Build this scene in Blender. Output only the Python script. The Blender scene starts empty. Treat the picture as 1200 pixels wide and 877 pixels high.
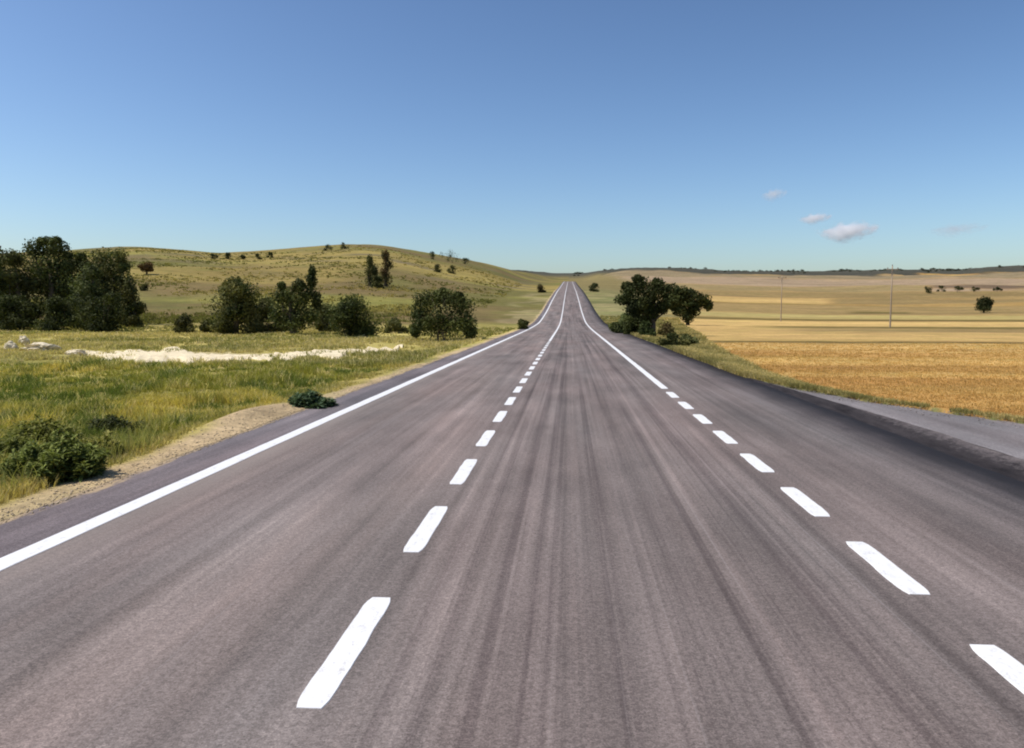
import bpy, math, random
import numpy as np
R = math.radians
rng = np.random.default_rng(11)
random.seed(5)
S = bpy.context.scene
COL = S.collection

# ------------------------------------------------------------------ camera
W0, H0, F0 = 1200.0, 877.0, 900.0          # photograph's size and focal length in its pixels
CAM_H = 2.2
VPX, VPY = 667.0, 365.0                     # where the level part of the road vanishes
PITCH = math.atan((H0 / 2 - VPY) / F0)
YAW = math.atan((VPX - W0 / 2) / F0 * math.cos(PITCH))
cam_d = bpy.data.cameras.new('camera')
cam_d.sensor_width = 36.0
cam_d.lens = F0 / W0 * 36.0
cam_d.clip_start, cam_d.clip_end = 0.1, 40000
cam = bpy.data.objects.new('camera', cam_d)
cam.location = (0, 0, CAM_H)
cam.rotation_euler = (math.pi / 2 - PITCH, 0, YAW)
COL.objects.link(cam)
S.camera = cam

def ray(px, py):
    """direction of a photograph pixel as (x per metre of Y, z per metre of Y)"""
    xc, yc = (px - W0 / 2) / F0, (H0 / 2 - py) / F0
    fh = math.cos(PITCH) + yc * math.sin(PITCH)
    up = yc * math.cos(PITCH) - math.sin(PITCH)
    dx = xc * math.cos(YAW) - fh * math.sin(YAW)
    dy = xc * math.sin(YAW) + fh * math.cos(YAW)
    return dx / dy, up / dy

# ------------------------------------------------------------------ helpers
def link(name, verts, faces, mat, parent=None, smooth=False, cols=None):
    me = bpy.data.meshes.new(name)
    verts = np.asarray(verts, np.float32)
    if isinstance(faces, np.ndarray):
        nf, k = faces.shape
        me.vertices.add(len(verts)); me.vertices.foreach_set('co', verts.ravel())
        me.loops.add(nf * k); me.loops.foreach_set('vertex_index', faces.astype(np.int32).ravel())
        me.polygons.add(nf)
        me.polygons.foreach_set('loop_start', np.arange(0, nf * k, k, dtype=np.int32))
        me.polygons.foreach_set('loop_total', np.full(nf, k, np.int32))
        me.update(calc_edges=True)
    else:
        me.from_pydata(verts.tolist(), [], faces); me.update()
    me.validate()
    if smooth:
        me.polygons.foreach_set('use_smooth', np.ones(len(me.polygons), bool))
    if cols is not None:
        a = me.color_attributes.new('Col', 'FLOAT_COLOR', 'POINT')
        c = np.ones((len(verts), 4), np.float32); c[:, :3] = cols
        a.data.foreach_set('color', c.ravel())
    me.materials.append(mat)
    o = bpy.data.objects.new(name, me)
    COL.objects.link(o)
    if parent: o.parent = parent
    return o

def tag(o, label=None, cat=None, group=None, kind=None):
    if label: o['label'] = label
    if cat: o['category'] = cat
    if group: o['group'] = group
    if kind: o['kind'] = kind
    return o

def empty(name, loc):
    o = bpy.data.objects.new(name, None); o.location = loc
    o.empty_display_size = 0.3
    COL.objects.link(o); return o

def sstep(a, b, x):
    t = np.clip((x - a) / (b - a), 0, 1); return t * t * (3 - 2 * t)

def hash2(ix, iy, seed):
    n = (ix.astype(np.int64) * 374761393 + iy.astype(np.int64) * 668265263 + seed * 974711) & 0x7fffffff
    n = ((n ^ (n >> 13)) * 1274126177) & 0x7fffffff
    n = n ^ (n >> 16)
    return (n & 0xffff) / 65535.0

def vnoise(x, y, seed=0):
    x, y = np.broadcast_arrays(np.asarray(x, float), np.asarray(y, float))
    ix, iy = np.floor(x), np.floor(y); fx, fy = x - ix, y - iy
    fx, fy = fx * fx * (3 - 2 * fx), fy * fy * (3 - 2 * fy)
    h = lambda a, b: hash2(ix + a, iy + b, seed)
    return (h(0,0)*(1-fx)+h(1,0)*fx)*(1-fy) + (h(0,1)*(1-fx)+h(1,1)*fx)*fy

def fbm(x, y, seed=0, oct=4):
    t, a, s = 0, 1.0, 0
    for k in range(oct):
        t = t + a * vnoise(np.asarray(x) * 2**k, np.asarray(y) * 2**k, seed + 17 * k); s += a; a *= .5
    return t / s

# ------------------------------------------------------------------ materials
def mat_new(name):
    m = bpy.data.materials.new(name); m.use_nodes = True
    nt = m.node_tree; b = nt.nodes['Principled BSDF']
    return m, nt, b
def N(nt, t, **kw):
    n = nt.nodes.new(t)
    for k, v in kw.items(): setattr(n, k, v)
    return n
def noise(nt, vec, scale, detail=4, rough=.55):
    n = N(nt, 'ShaderNodeTexNoise'); n.inputs['Scale'].default_value = scale
    n.inputs['Detail'].default_value = detail; n.inputs['Roughness'].default_value = rough
    if vec is not None: nt.links.new(vec, n.inputs['Vector'])
    return n.outputs['Fac']
def mapping(nt, vec, sc, rot=(0,0,0)):
    n = N(nt, 'ShaderNodeMapping'); n.inputs['Scale'].default_value = sc; n.inputs['Rotation'].default_value = rot
    nt.links.new(vec, n.inputs['Vector']); return n.outputs['Vector']
def mrange(nt, f, a, b, c, d):
    n = N(nt, 'ShaderNodeMapRange'); nt.links.new(f, n.inputs[0])
    for i, v in enumerate((a, b, c, d)): n.inputs[i + 1].default_value = v
    return n.outputs[0]
def math_n(nt, op, a, b):
    n = N(nt, 'ShaderNodeMath', operation=op)
    for i, v in enumerate((a, b)):
        if isinstance(v, (int, float)): n.inputs[i].default_value = v
        else: nt.links.new(v, n.inputs[i])
    return n.outputs[0]
def mixc(nt, fac, a, b, mode='MIX'):
    n = N(nt, 'ShaderNodeMix', data_type='RGBA', blend_type=mode)
    if isinstance(fac, (int, float)): n.inputs[0].default_value = fac
    else: nt.links.new(fac, n.inputs[0])
    for i, v in ((6, a), (7, b)):
        if isinstance(v, tuple): n.inputs[i].default_value = (*v, 1)
        else: nt.links.new(v, n.inputs[i])
    return n.outputs[2]
def gray(nt, f):
    n = N(nt, 'ShaderNodeCombineColor')
    for i in range(3): nt.links.new(f, n.inputs[i])
    return n.outputs[0]
def objc(nt): return N(nt, 'ShaderNodeTexCoord').outputs['Object']
def attr(nt, a='Col'): return N(nt, 'ShaderNodeAttribute', attribute_name=a).outputs['Color']
def bump(nt, b, h, strength, dist):
    n = N(nt, 'ShaderNodeBump'); n.inputs['Strength'].default_value = strength; n.inputs['Distance'].default_value = dist
    nt.links.new(h, n.inputs['Height']); nt.links.new(n.outputs['Normal'], b.inputs['Normal'])

def make_ground():
    m, nt, b = mat_new('dry_land'); L = nt.links
    o = objc(nt); c = attr(nt)
    n1 = noise(nt, mapping(nt, o, (.35, .35, .35)), 1.0, 8, .65)
    n2 = noise(nt, mapping(nt, o, (5, 5, 5)), 1.0, 6, .7)
    n3 = noise(nt, mapping(nt, o, (.012, .035, .02), (0, 0, .2)), 1.0, 8, .65)
    n4 = noise(nt, mapping(nt, o, (.06, .5, .2), (0, 0, .03)), 1.0, 5, .6)
    f = math_n(nt, 'MULTIPLY', mrange(nt, n1, .25, .75, .72, 1.28), mrange(nt, n2, .25, .75, .65, 1.35))
    f = math_n(nt, 'MULTIPLY', f, mrange(nt, n3, .25, .75, .72, 1.28))
    f = math_n(nt, 'MULTIPLY', f, mrange(nt, n4, .25, .75, .8, 1.2))
    col = mixc(nt, 1.0, c, gray(nt, f), 'MULTIPLY')
    hs = noise(nt, mapping(nt, o, (.09, .14, .1)), 1.0, 7, .7)
    col = mixc(nt, mrange(nt, hs, .48, .68, 0, .55), col, mixc(nt, 1.0, col, (.62, .80, .55), 'MULTIPLY'))
    L.new(col, b.inputs['Base Color']); b.inputs['Roughness'].default_value = .95
    b.inputs['Specular IOR Level'].default_value = .1
    bump(nt, b, math_n(nt, 'ADD', n1, n2), .6, .12)
    return m

def make_asphalt(name, base, tint_edge=True, streak=1.0):
    m, nt, b = mat_new(name); L = nt.links
    o = objc(nt)
    s1 = noise(nt, mapping(nt, o, (2.6, .03, 1)), 1.0, 3, .6)
    s2 = noise(nt, mapping(nt, o, (9.0, .09, 1)), 1.0, 3, .6)
    s3 = noise(nt, mapping(nt, o, (.9, .02, 1)), 1.0, 3, .5)
    pt = noise(nt, mapping(nt, o, (.7, .22, 1)), 1.0, 5, .6)
    gr = noise(nt, o, 95, 3, .8)
    g2 = noise(nt, o, 22, 4, .7)
    f = math_n(nt, 'MULTIPLY', mrange(nt, s1, .3, .7, 1 - .21 * streak, 1 + .21 * streak), mrange(nt, s2, .3, .7, 1 - .14 * streak, 1 + .14 * streak))
    f = math_n(nt, 'MULTIPLY', f, mrange(nt, s3, .3, .7, .9, 1.1))
    f = math_n(nt, 'MULTIPLY', f, mrange(nt, pt, .3, .7, .74, 1.26))
    f = math_n(nt, 'MULTIPLY', f, mrange(nt, gr, .3, .7, .6, 1.4))
    f = math_n(nt, 'MULTIPLY', f, mrange(nt, g2, .3, .7, .82, 1.18))
    col = mixc(nt, 1.0, base, gray(nt, f), 'MULTIPLY')
    vo = N(nt, 'ShaderNodeTexVoronoi'); vo.inputs['Scale'].default_value = 70; L.new(o, vo.inputs['Vector'])
    sp = N(nt, 'ShaderNodeSeparateColor'); L.new(vo.outputs['Color'], sp.inputs[0])
    col = mixc(nt, 1.0, col, gray(nt, mrange(nt, sp.outputs[0], 0, 1, .78, 1.22)), 'MULTIPLY')
    # oil and rubber stains, old patches
    st = noise(nt, mapping(nt, o, (1.1, .35, 1)), 1.0, 7, .7)
    col = mixc(nt, mrange(nt, st, .60, .72, 0, .45), col, mixc(nt, 1.0, col, (.55, .54, .56), 'MULTIPLY'))
    # slight warm / cool patches of binder and worn stone
    hp = noise(nt, mapping(nt, o, (.5, .1, 1)), 1.0, 3, .5)
    col = mixc(nt, mrange(nt, hp, .35, .65, 0, .7), col, mixc(nt, 1.0, col, (.90, 1.0, 1.02), 'MULTIPLY'))
    if tint_edge:
        sx = N(nt, 'ShaderNodeSeparateXYZ'); L.new(o, sx.inputs[0])
        x = sx.outputs[0]
        # fine light scratches running along the lanes
        sc = noise(nt, mapping(nt, o, (26, .05, 1)), 1.0, 2, .5)
        col = mixc(nt, mrange(nt, sc, .66, .76, 0, .28), col, (.30, .27, .26))
        # tyre rubber laid along the middle lane, and paler polished paths between
        ty = noise(nt, mapping(nt, o, (4.6, .012, 1)), 1.0, 4, .7)
        lane = math_n(nt, 'MULTIPLY', mrange(nt, x, -1.35, -1.1, 0, 1), mrange(nt, x, 2.1, 2.7, 1, .25))
        col = mixc(nt, math_n(nt, 'MULTIPLY', mrange(nt, ty, .50, .60, 0, .62), lane), col, mixc(nt, 1.0, col, (.52, .50, .52), 'MULTIPLY'))
        col = mixc(nt, math_n(nt, 'MULTIPLY', mrange(nt, ty, .45, .36, 0, .40), lane), col, mixc(nt, 1.0, col, (1.45, 1.40, 1.38), 'MULTIPLY'))
        # the outer shoulder is a separate, darker and bluer lay of asphalt
        col = mixc(nt, mrange(nt, x, -5.02, -4.97, 1, 0), col, mixc(nt, 1.0, col, (.66, .70, .80), 'MULTIPLY'))
        pw = noise(nt, mapping(nt, o, (.8, .07, 1)), 1.0, 4, .6)
        col = mixc(nt, math_n(nt, 'MULTIPLY', mrange(nt, pw, .44, .64, 0, .55), mrange(nt, x, -1.9, -1.4, 1, .35)), col, mixc(nt, 1.0, col, (1.45, 1.36, 1.30), 'MULTIPLY'))
        # dust band just inside the left line
        db = math_n(nt, 'MULTIPLY', mrange(nt, x, -4.75, -4.2, 1, 0), mrange(nt, noise(nt, mapping(nt, o, (1.5, .12, 1)), 1.0, 4), .3, .7, .1, .75))
        db = math_n(nt, 'MULTIPLY', db, mrange(nt, x, -5.0, -4.95, 0, 1))
        col = mixc(nt, db, col, (.25, .215, .19))
        # darker towards the right edge, near black where it meets the gutter
        rd = mrange(nt, math_n(nt, 'ADD', x, mrange(nt, s3, .2, .8, -.7, .7)), 3.2, 5.4, 0, .75)
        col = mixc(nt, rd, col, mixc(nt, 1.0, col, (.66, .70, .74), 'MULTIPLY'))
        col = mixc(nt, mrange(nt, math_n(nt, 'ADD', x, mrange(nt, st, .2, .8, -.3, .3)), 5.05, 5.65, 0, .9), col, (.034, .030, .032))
        # sand blown over the left edge
        sn = noise(nt, mapping(nt, o, (3, .8, 1)), 1.0, 6, .7)
        sd = math_n(nt, 'SUBTRACT', sn, mrange(nt, x, -5.95, -5.55, .38, .8))
        col = mixc(nt, mrange(nt, sd, 0, .12, 0, .85), col, (.36, .27, .16))
    L.new(col, b.inputs['Base Color']); b.inputs['Roughness'].default_value = .88
    b.inputs['Specular IOR Level'].default_value = .10
    bump(nt, b, math_n(nt, 'ADD', gr, g2), .35, .012)
    return m

def make_paint():
    m, nt, b = mat_new('road_paint'); L = nt.links; o = objc(nt)
    w = noise(nt, mapping(nt, o, (14, 5, 1)), 1.0, 6, .75)
    g = noise(nt, o, 60, 3, .8)
    f = math_n(nt, 'ADD', math_n(nt, 'MULTIPLY', w, .6), math_n(nt, 'MULTIPLY', g, .4))
    col = mixc(nt, mrange(nt, f, .53, .64, 0, .6), (.71, .70, .68), (.30, .27, .26))
    L.new(col, b.inputs['Base Color']); b.inputs['Roughness'].default_value = .6
    bump(nt, b, g, .2, .004)
    return m

def make_leaf(name, transl=.25):
    m, nt, b = mat_new(name); L = nt.links
    c = attr(nt)
    L.new(c, b.inputs['Base Color']); b.inputs['Roughness'].default_value = .75
    b.inputs['Specular IOR Level'].default_value = .15
    t = N(nt, 'ShaderNodeBsdfTranslucent'); L.new(mixc(nt, 1.0, c, (1.0, 1.1, .6), 'MULTIPLY'), t.inputs['Color'])
    mx = N(nt, 'ShaderNodeMixShader'); mx.inputs[0].default_value = transl
    L.new(b.outputs[0], mx.inputs[1]); L.new(t.outputs[0], mx.inputs[2])
    L.new(mx.outputs[0], nt.nodes['Material Output'].inputs['Surface'])
    return m

def make_simple(name, c1, c2, sc, rough=.9, bmp=.5, bd=.02):
    m, nt, b = mat_new(name); L = nt.links; o = objc(nt)
    n1 = noise(nt, mapping(nt, o, sc), 1.0, 7, .65)
    L.new(mixc(nt, mrange(nt, n1, .3, .7, 0, 1), c1, c2), b.inputs['Base Color'])
    b.inputs['Roughness'].default_value = rough; b.inputs['Specular IOR Level'].default_value = .15
    bump(nt, b, n1, bmp, bd); return m

M_ground = make_ground()
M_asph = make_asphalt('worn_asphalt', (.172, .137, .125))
M_side = make_asphalt('gravelly_asphalt', (.20, .172, .168), False, .5)
def make_gutter():
    m, nt, b = mat_new('dark_strip_and_grit'); L = nt.links; o = objc(nt)
    n1 = noise(nt, mapping(nt, o, (5, 1.0, 4)), 1.0, 7, .65); n2 = noise(nt, mapping(nt, o, (7, 4, 1)), 1.0, 6, .75); g = noise(nt, o, 60, 3, .8)
    sx = N(nt, 'ShaderNodeSeparateXYZ'); L.new(o, sx.inputs[0])
    col = mixc(nt, mrange(nt, n1, .3, .7, 0, 1), (.016, .014, .015), (.05, .043, .044))  # near-black strip along the road side, turning to grey grit outwards
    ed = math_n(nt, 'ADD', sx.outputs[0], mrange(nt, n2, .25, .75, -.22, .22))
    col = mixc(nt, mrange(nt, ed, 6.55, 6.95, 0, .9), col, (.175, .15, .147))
    col = mixc(nt, 1.0, col, gray(nt, mrange(nt, g, .3, .7, .6, 1.4)), 'MULTIPLY')
    L.new(col, b.inputs['Base Color']); b.inputs['Roughness'].default_value = .9; b.inputs['Specular IOR Level'].default_value = .1
    bump(nt, b, math_n(nt, 'ADD', n1, g), .6, .02); return m
M_gut = make_gutter()
M_paint = make_paint()
M_track = make_simple('pale_dry_soil', (.84, .73, .50), (.52, .42, .26), (1.6, 2.6, 2), .95, .9, .12)
M_verge = make_simple('sandy_soil', (.46, .34, .19), (.30, .21, .11), (3, 2, 3), .95, .8, .04)
M_rock = make_simple('limestone', (.80, .70, .50), (.45, .37, .25), (4, 4, 4), .9, .8, .05)
M_bark = make_simple('bark', (.07, .052, .038), (.14, .11, .08), (5, 5, 1.2), .95, .9, .03)
M_pole = make_simple('weathered_pole', (.26, .20, .14), (.36, .28, .20), (20, 20, 1), .9, .5, .01)
M_porc = make_simple('glazed_insulator', (.10, .055, .035), (.14, .08, .05), (8, 8, 8), .3, .1, .001)
M_wire = make_simple('dull_wire', (.08, .08, .085), (.12, .12, .12), (1, 1, 1), .6, .1, .001)
M_leaf = make_leaf('foliage', .22)
M_grass = make_leaf('grass_blades', .38)

# ------------------------------------------------------------------ terrain heights
KD = np.array([60, 95, 130, 174, 258, 400, 550, 750, 1000, 1500, 2200, 3500, 7000.])
# each column: photograph x, then photograph y that the ground reaches at each of the distances KD (None: level with the road at z=0)
LCOL = [
 (-900,[None,None,371,352,326,302,301,301,304,310,316,330,350]),
 (0,   [None,None,372,354,328,300,299,299,303,310,316,330,350]),
 (165, [None,None,372,352,322,291.5,290.5,291,300,310,316,330,350]),
 (260, [None,None,373,355,327,303,297.5,298,303,310,316,330,350]),
 (330, [None,None,374,357,330,303,295,297,303,310,316,330,350]),
 (400, [None,None,375,357,330,301,287.5,289,299,310,316,330,350]),
 (440, [None,None,375,358,332,303,286.5,288,298,310,316,330,350]),
 (500, [None,None,376,360,340,314,300,297.5,303,312,317,330,350]),
 (560, [None,None,377,361,347,327,314,306,309,315,318,330,350]),
 (610, [None,None,377.5,363,347.5,337,328,319,320,321,319,330,350]),
 (645, [None,None,378.6,364,347,338,333.5,329.5,329,326,319.5,330,350]),
 (667, [None,None,378.6,365,347,337.5,334,331.5,333.5,338,319.5,330,350]),
 (690, [None,None,378.6,365.5,350,340,335,330,329,322,318.5,330,350]),
 (715, [None,None,378.8,366.5,353,342,335,329,326,320,316.5,330,350]),
 (760, [None,384,378,369,358,347,338,331,326,318,313.5,330,350]),
 (850, [None,385,379,372,362,352,343,335,329,322,318,330,350]),
 (960, [None,386,380,374,366,355,345,337,330,324,319.5,330,350]),
 (1050,[None,386,380,374,366,354,344,336,330,323,316.5,330,350]),
 (1120,[None,386,380,374,366,354,344,336,329,322,317,330,350]),
 (1200,[None,386,380,374,365,353,343,334,326,319,310.5,330,350]),
 (2100,[None,386,380,374,365,353,343,334,326,319,309,330,350]),
]
cu = np.array([ray(c[0], 340)[0] if 0 <= c[0] <= 1200 else (c[0]-667)/900*1.15 for c in LCOL])
cz = np.array([[0.0 if y is None else CAM_H + ray(min(max(px,0),1200), y)[1] * d for y, d in zip(ys, KD)] for px, ys in LCOL])
NU, ND = 900, 420
GU = np.linspace(-1.6, 1.8, NU); GL = np.linspace(math.log(60), math.log(7000), ND)
T0 = np.array([np.interp(GL, np.log(KD), r) for r in cz])
T = np.array([np.interp(GU, cu, T0[:, j]) for j in range(ND)]).T
def gsm(A, s, ax):
    k = np.exp(-.5 * (np.arange(-3*s, 3*s+1) / s) ** 2); k /= k.sum()
    P = np.pad(A, [(3*s, 3*s) if a == ax else (0, 0) for a in range(2)], mode='edge')
    return np.apply_along_axis(lambda v: np.convolve(v, k, 'valid'), ax, P)
T = gsm(gsm(T, 7, 1), 5, 0)
def ztab(x, D):
    Dc = np.clip(D, 60, 6999)
    a = np.clip((x / Dc - GU[0]) / (GU[1] - GU[0]), 0, NU - 1.001); b = np.clip((np.log(Dc) - GL[0]) / (GL[1] - GL[0]), 0, ND - 1.001)
    i, j = a.astype(int), b.astype(int); fa, fb = a - i, b - j
    return (T[i,j]*(1-fa)+T[i+1,j]*fa)*(1-fb) + (T[i,j+1]*(1-fa)+T[i+1,j+1]*fa)*fb
RL = -5.94
def road_right(D): return 5.85 + 0 * D
def zroad(D):
    D = np.asarray(D, float); return ztab(np.full_like(D, -.3), D)
def side_right(D): return np.interp(D, [-40, 0, 10, 13, 15.8, 19.8, 23, 27], [34, 19, 13, 11, 9.35, 7.5, 6.6, 5.9])
def gut_right(D): return np.interp(D, [-40, 8, 16, 22, 27], [6.95, 6.95, 6.75, 6.35, 5.9])
def zland(x, D, carve=True):
    x, D = np.broadcast_arrays(np.asarray(x, float), np.asarray(D, float))
    zr, zg = zroad(D), ztab(x, D)
    ax = np.where(x < 0, -x, x)
    w = sstep(7.5, 16 + .07 * np.clip(D, 0, 900), ax)
    z = zr * (1 - w) + zg * w
    off = np.where(x < 0, -x - 5.94, x - np.maximum(road_right(D), side_right(np.minimum(D, 27.))))
    o = np.clip(off, 0, None)
    # roadside fall and rolling of the land
    z = z - np.where(x < 0, .22 * sstep(.2, 2.6, o) * (1 - sstep(60, 130, D)), .10 * sstep(0, 1.5, o) * (1 - sstep(60, 130, D)))
    z = z + np.where(x < 0, .20*np.exp(-((D-15.2)/2.4)**2)*np.exp(-((o-.75)/.45)**2), 0)
    amp = sstep(0, 4, o) * (1 - .6 * sstep(60, 300, D))
    z = z + amp * ((fbm(x / 3.5, D / 3.5, 3, 3) - .5) * np.where(x < 0, .34, .12))
    rr = np.clip(D, 0, 2500)
    z = z + sstep(20, 120, o) * sstep(100, 300, D) * (fbm(x / 70, D / 70, 8, 4) - .5) * (.008 * rr)
    if carve:
        z = np.where((D < 1070) & (x > RL + .02) & (x < road_right(D) - .02), zr - .09, z)
        ins = (D < 27) & (x >= road_right(D) - .02) & (x < side_right(np.minimum(D, 27.)) - .05)
        z = np.where(ins, zr - .42, z)
    return z

def hit(px, py, lo=3.0, hi=3000.0):
    u, s = ray(px, py)
    D = np.exp(np.linspace(math.log(lo), math.log(hi), 4000))
    zt = zland(u * D, D, False); g = zt - (CAM_H + s * D)
    k = np.argmax(g > 0)
    if g[k] <= 0: k = len(D) - 1
    return np.array([u * D[k], D[k], zt[k]])

def mpp(D): return D / 900.0     # metres per photograph pixel at distance D

# ------------------------------------------------------------------ land cover (each ground point's own colour)
def px_of(x, D):
    # photograph column of a ground direction
    a = np.arctan2(x, D) + YAW
    return W0/2 + F0 * np.tan(a) / math.cos(PITCH)
def lerp(a, b, t): return a + (b - a) * t[..., None]
C = lambda *v: np.array(v, float)
OLIVE, YGRASS, GREEN = C(.23,.21,.05), C(.40,.32,.10), C(.14,.155,.035)
HILL, HILLGOLD, HILLBR = C(.150,.130,.038), C(.27,.20,.060), C(.165,.118,.046)
GOLD, PALE, FIELDOL, BORDER = C(.44,.275,.09), C(.48,.315,.115), C(.27,.185,.072), C(.12,.088,.025)
RIDGE = C(.062,.058,.042); TAN = C(.48,.355,.20); PINK = C(.33,.235,.145)
VW_D, VW = [0, 20, 27, 30, 44, 57, 73, 95, 110, 200, 400, 900], [.1, .14, .8, 1.1, 2.3, 3.6, 5.6, 7.6, 9, 18, 38, 60]
def land_colour(x, D):
    shp = x.shape
    wx = x + (fbm(x/6, D/6, 31, 3)-.5)*3; wD = D * (1 + (fbm(x/25, D/25, 32, 3)-.5)*.06)
    n = fbm(x/9, D/9, 41, 4); n2 = fbm(x/40, D/60, 42, 4); n3 = fbm(x/2.2, D/2.2, 43, 3)
    px = px_of(x, np.maximum(D, 1))
    # left side
    L = lerp(np.broadcast_to(OLIVE, shp+(3,)), YGRASS, sstep(.42,.66,n))
    L = lerp(L, GREEN, sstep(.55,.75,n3)*.6)
    L = lerp(L, YGRASS*1.15, sstep(28, 52, wD)*.75)
    h = lerp(np.broadcast_to(HILL, shp+(3,)), HILLBR, sstep(.45,.65,n2))
    nb = fbm(x/110, D/90, 44, 4)
    h = lerp(h, HILLGOLD, sstep(.46,.62,nb)*.8)
    h = lerp(h, OLIVE*.95, sstep(.55,.72,fbm(x/55,D/35,45,4))*.7)
    h = lerp(h, HILLGOLD*1.12, sstep(300, 360, wD)*(1-sstep(440,500,wD))*sstep(200,330,px)*.8)
    h = lerp(h, C(.15,.12,.065), sstep(.60,.74,fbm(x/28,D/28,47,4))*.8*sstep(200,420,D))
    L = lerp(L, h, sstep(85, 120, wD))
    # right side: fields in bands with grown-over borders
    rD = wD * (1 + (px-960)*.00012)
    band = lambda a, b, s=.045: sstep(a*(1-s), a*(1+s), rD) * (1 - sstep(b*(1-s), b*(1+s), rD))
    Rr = lerp(np.broadcast_to(GOLD*1.12, shp+(3,)), C(.40,.215,.065), sstep(.4,.66,fbm(x/45, D/3.2, 51, 4)))
    Rr = lerp(Rr, PALE*1.02, band(46, 57)*.6)
    Rr = lerp(Rr, BORDER, band(57.5, 62))
    Rr = lerp(Rr, PALE*.97, band(62, 150))
    Rr = lerp(Rr, GOLD*.95, band(70, 100)*.8*sstep(950, 900, px)) if False else Rr
    Rr = lerp(Rr, FIELDOL, band(86, 100)*sstep(860,1000,px))
    Rr = lerp(Rr, BORDER*1.1, band(100, 112)*sstep(840,960,px))
    Rr = lerp(Rr, PALE*1.12, band(112, 150)*.9)
    Rr = lerp(Rr, BORDER*1.2, band(150, 168))
    Rr = lerp(Rr, C(.36,.275,.10), band(168, 215))
    Rr = lerp(Rr, FIELDOL, band(215, 330)*.95)
    Rr = lerp(Rr, BORDER*1.1, band(235, 262)*sstep(985,1010,px)*(1-sstep(1060,1075,px)))
    Rr = lerp(Rr, BORDER*1.25, band(330, 350)*(1-.6*sstep(960,1000,px)))
    Rr = lerp(Rr, PALE*.95, band(350, 440)*(1-sstep(960,985,px)))
    Rr = lerp(Rr, FIELDOL*.9, band(350, 440)*sstep(960,985,px))
    Rr = lerp(Rr, FIELDOL*.9, band(440, 560))
    Rr = lerp(Rr, PINK, band(560, 650)*sstep(1080,1095,px))
    Rr = lerp(Rr, C(.15,.10,.06), band(650, 740)*sstep(1080,1095,px))
    Rr = lerp(Rr, C(.27,.195,.085), band(560, 740)*(1-sstep(1080,1095,px)))
    Rr = lerp(Rr, PINK*.95, band(740, 1050))
    Rr = lerp(Rr, C(.24,.18,.10), band(1050, 1400))
    Rr = lerp(Rr, RIDGE, sstep(1330, 1480, wD + (n2-.5)*300))
    # right verge along the road: scrubby green
    vw = np.interp(D, VW_D, VW)
    ro = x - np.maximum(road_right(D), side_right(np.minimum(D, 27.)))
    V = lerp(np.broadcast_to(C(.17,.165,.06), shp+(3,)), C(.27,.23,.10), sstep(.4,.6,n))
    V = lerp(V, C(.20,.155,.06), sstep(180, 500, D))
    Rr = lerp(Rr, V, 1 - sstep(.75, 1.25, ro/vw + (n3-.5)*.6))
    c = np.where((x < 0)[..., None], L, Rr)
    # far backdrop hills
    c = lerp(c, RIDGE*1.15, sstep(1500, 1900, D))
    # bare soil by the left road edge and pale cut banks higher up
    lo = -x - 5.94
    bank = np.exp(-((D-15.2)/2.6)**2)
    soil = (1 - sstep(.18, .55, (lo - .5*bank) + (n3-.5)*.9)) * (x < 0)
    c = lerp(c, TAN, soil * (1 - sstep(300, 500, D)))
    trm = sstep(60, 120, px)*(1-sstep(440, 490, px))*np.exp(-((D - 38.5)/6.0)**2)*(x < 0)*sstep(.35, .6, n3)
    c = lerp(c, C(.56,.46,.28), trm*.75)
    cut = (x < 0) * sstep(.5, .62, fbm(x/8, D/14, 61, 3)) * (1-sstep(7, 12, lo)) * sstep(70, 90, D) * (1-sstep(260,320,D))
    c = lerp(c, C(.40,.31,.17), cut * .4)
    return c

# ------------------------------------------------------------------ ground sheet
near = np.arange(-40, 60, .45)
far = np.exp(np.linspace(math.log(60), math.log(3600), 400))
rows = np.concatenate([near, far])
def spaced(a, b, s0, g):
    out, x, s = [], a, s0
    while x < b: out.append(x); x += s; s *= g
    return out
xl = [-v for v in spaced(7.6, 9000, .24, 1.0185)][::-1]
xr = spaced(6.0, 9000, .24, 1.0185)
xs = np.array(xl + list(np.arange(-7.5, RL - .01, .14)) + [RL - .005, RL + .03, -4, -2, 0, 2, 4, 5.80, 5.846] + xr)
def grid_faces(nr, nc):
    i = np.arange(nr - 1)[:, None] * nc + np.arange(nc - 1)[None, :]
    return np.stack([i, i + 1, i + nc + 1, i + nc], -1).reshape(-1, 4)
X, D = np.meshgrid(xs, rows)
Z = zland(X, D)
g = link('ground', np.stack([X, D, Z], -1).reshape(-1, 3), grid_faces(len(rows), len(xs)), M_ground, smooth=True, cols=land_colour(X, D).reshape(-1, 3))
tag(g, kind='structure')

# ------------------------------------------------------------------ road
def strip(name, edges, rws, mat, dz, ncol=2, thick=0.0, kind='structure'):
    """sheet between two edge functions along rows; edges(D) -> xl, xr"""
    rws = np.asarray(rws, float); a, b = edges(rws)
    t = np.linspace(0, 1, ncol)
    Xs = a[:, None] + (b - a)[:, None] * t[None]
    Ds = np.repeat(rws[:, None], ncol, 1)
    Zs = zroad(Ds) + dz(Xs, Ds) if callable(dz) else zroad(Ds) + dz
    return np.stack([Xs, Ds, Zs], -1).reshape(-1, 3), grid_faces(len(rws), ncol)
wob = lambda D, s: (fbm(D / 1.7, D * 0 + s, 71, 4) - .5)
edge_l = lambda D: RL + wob(D, 3.3) * .10 * (D < 120)
edge_r = lambda D: road_right(D) + wob(D, 9.1) * .10 * (D < 120)
road_rows = rows[rows < 1060]
v, f = strip('road', lambda D: (edge_l(D), edge_r(D)), road_rows, M_asph, 0.0, 9)
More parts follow.
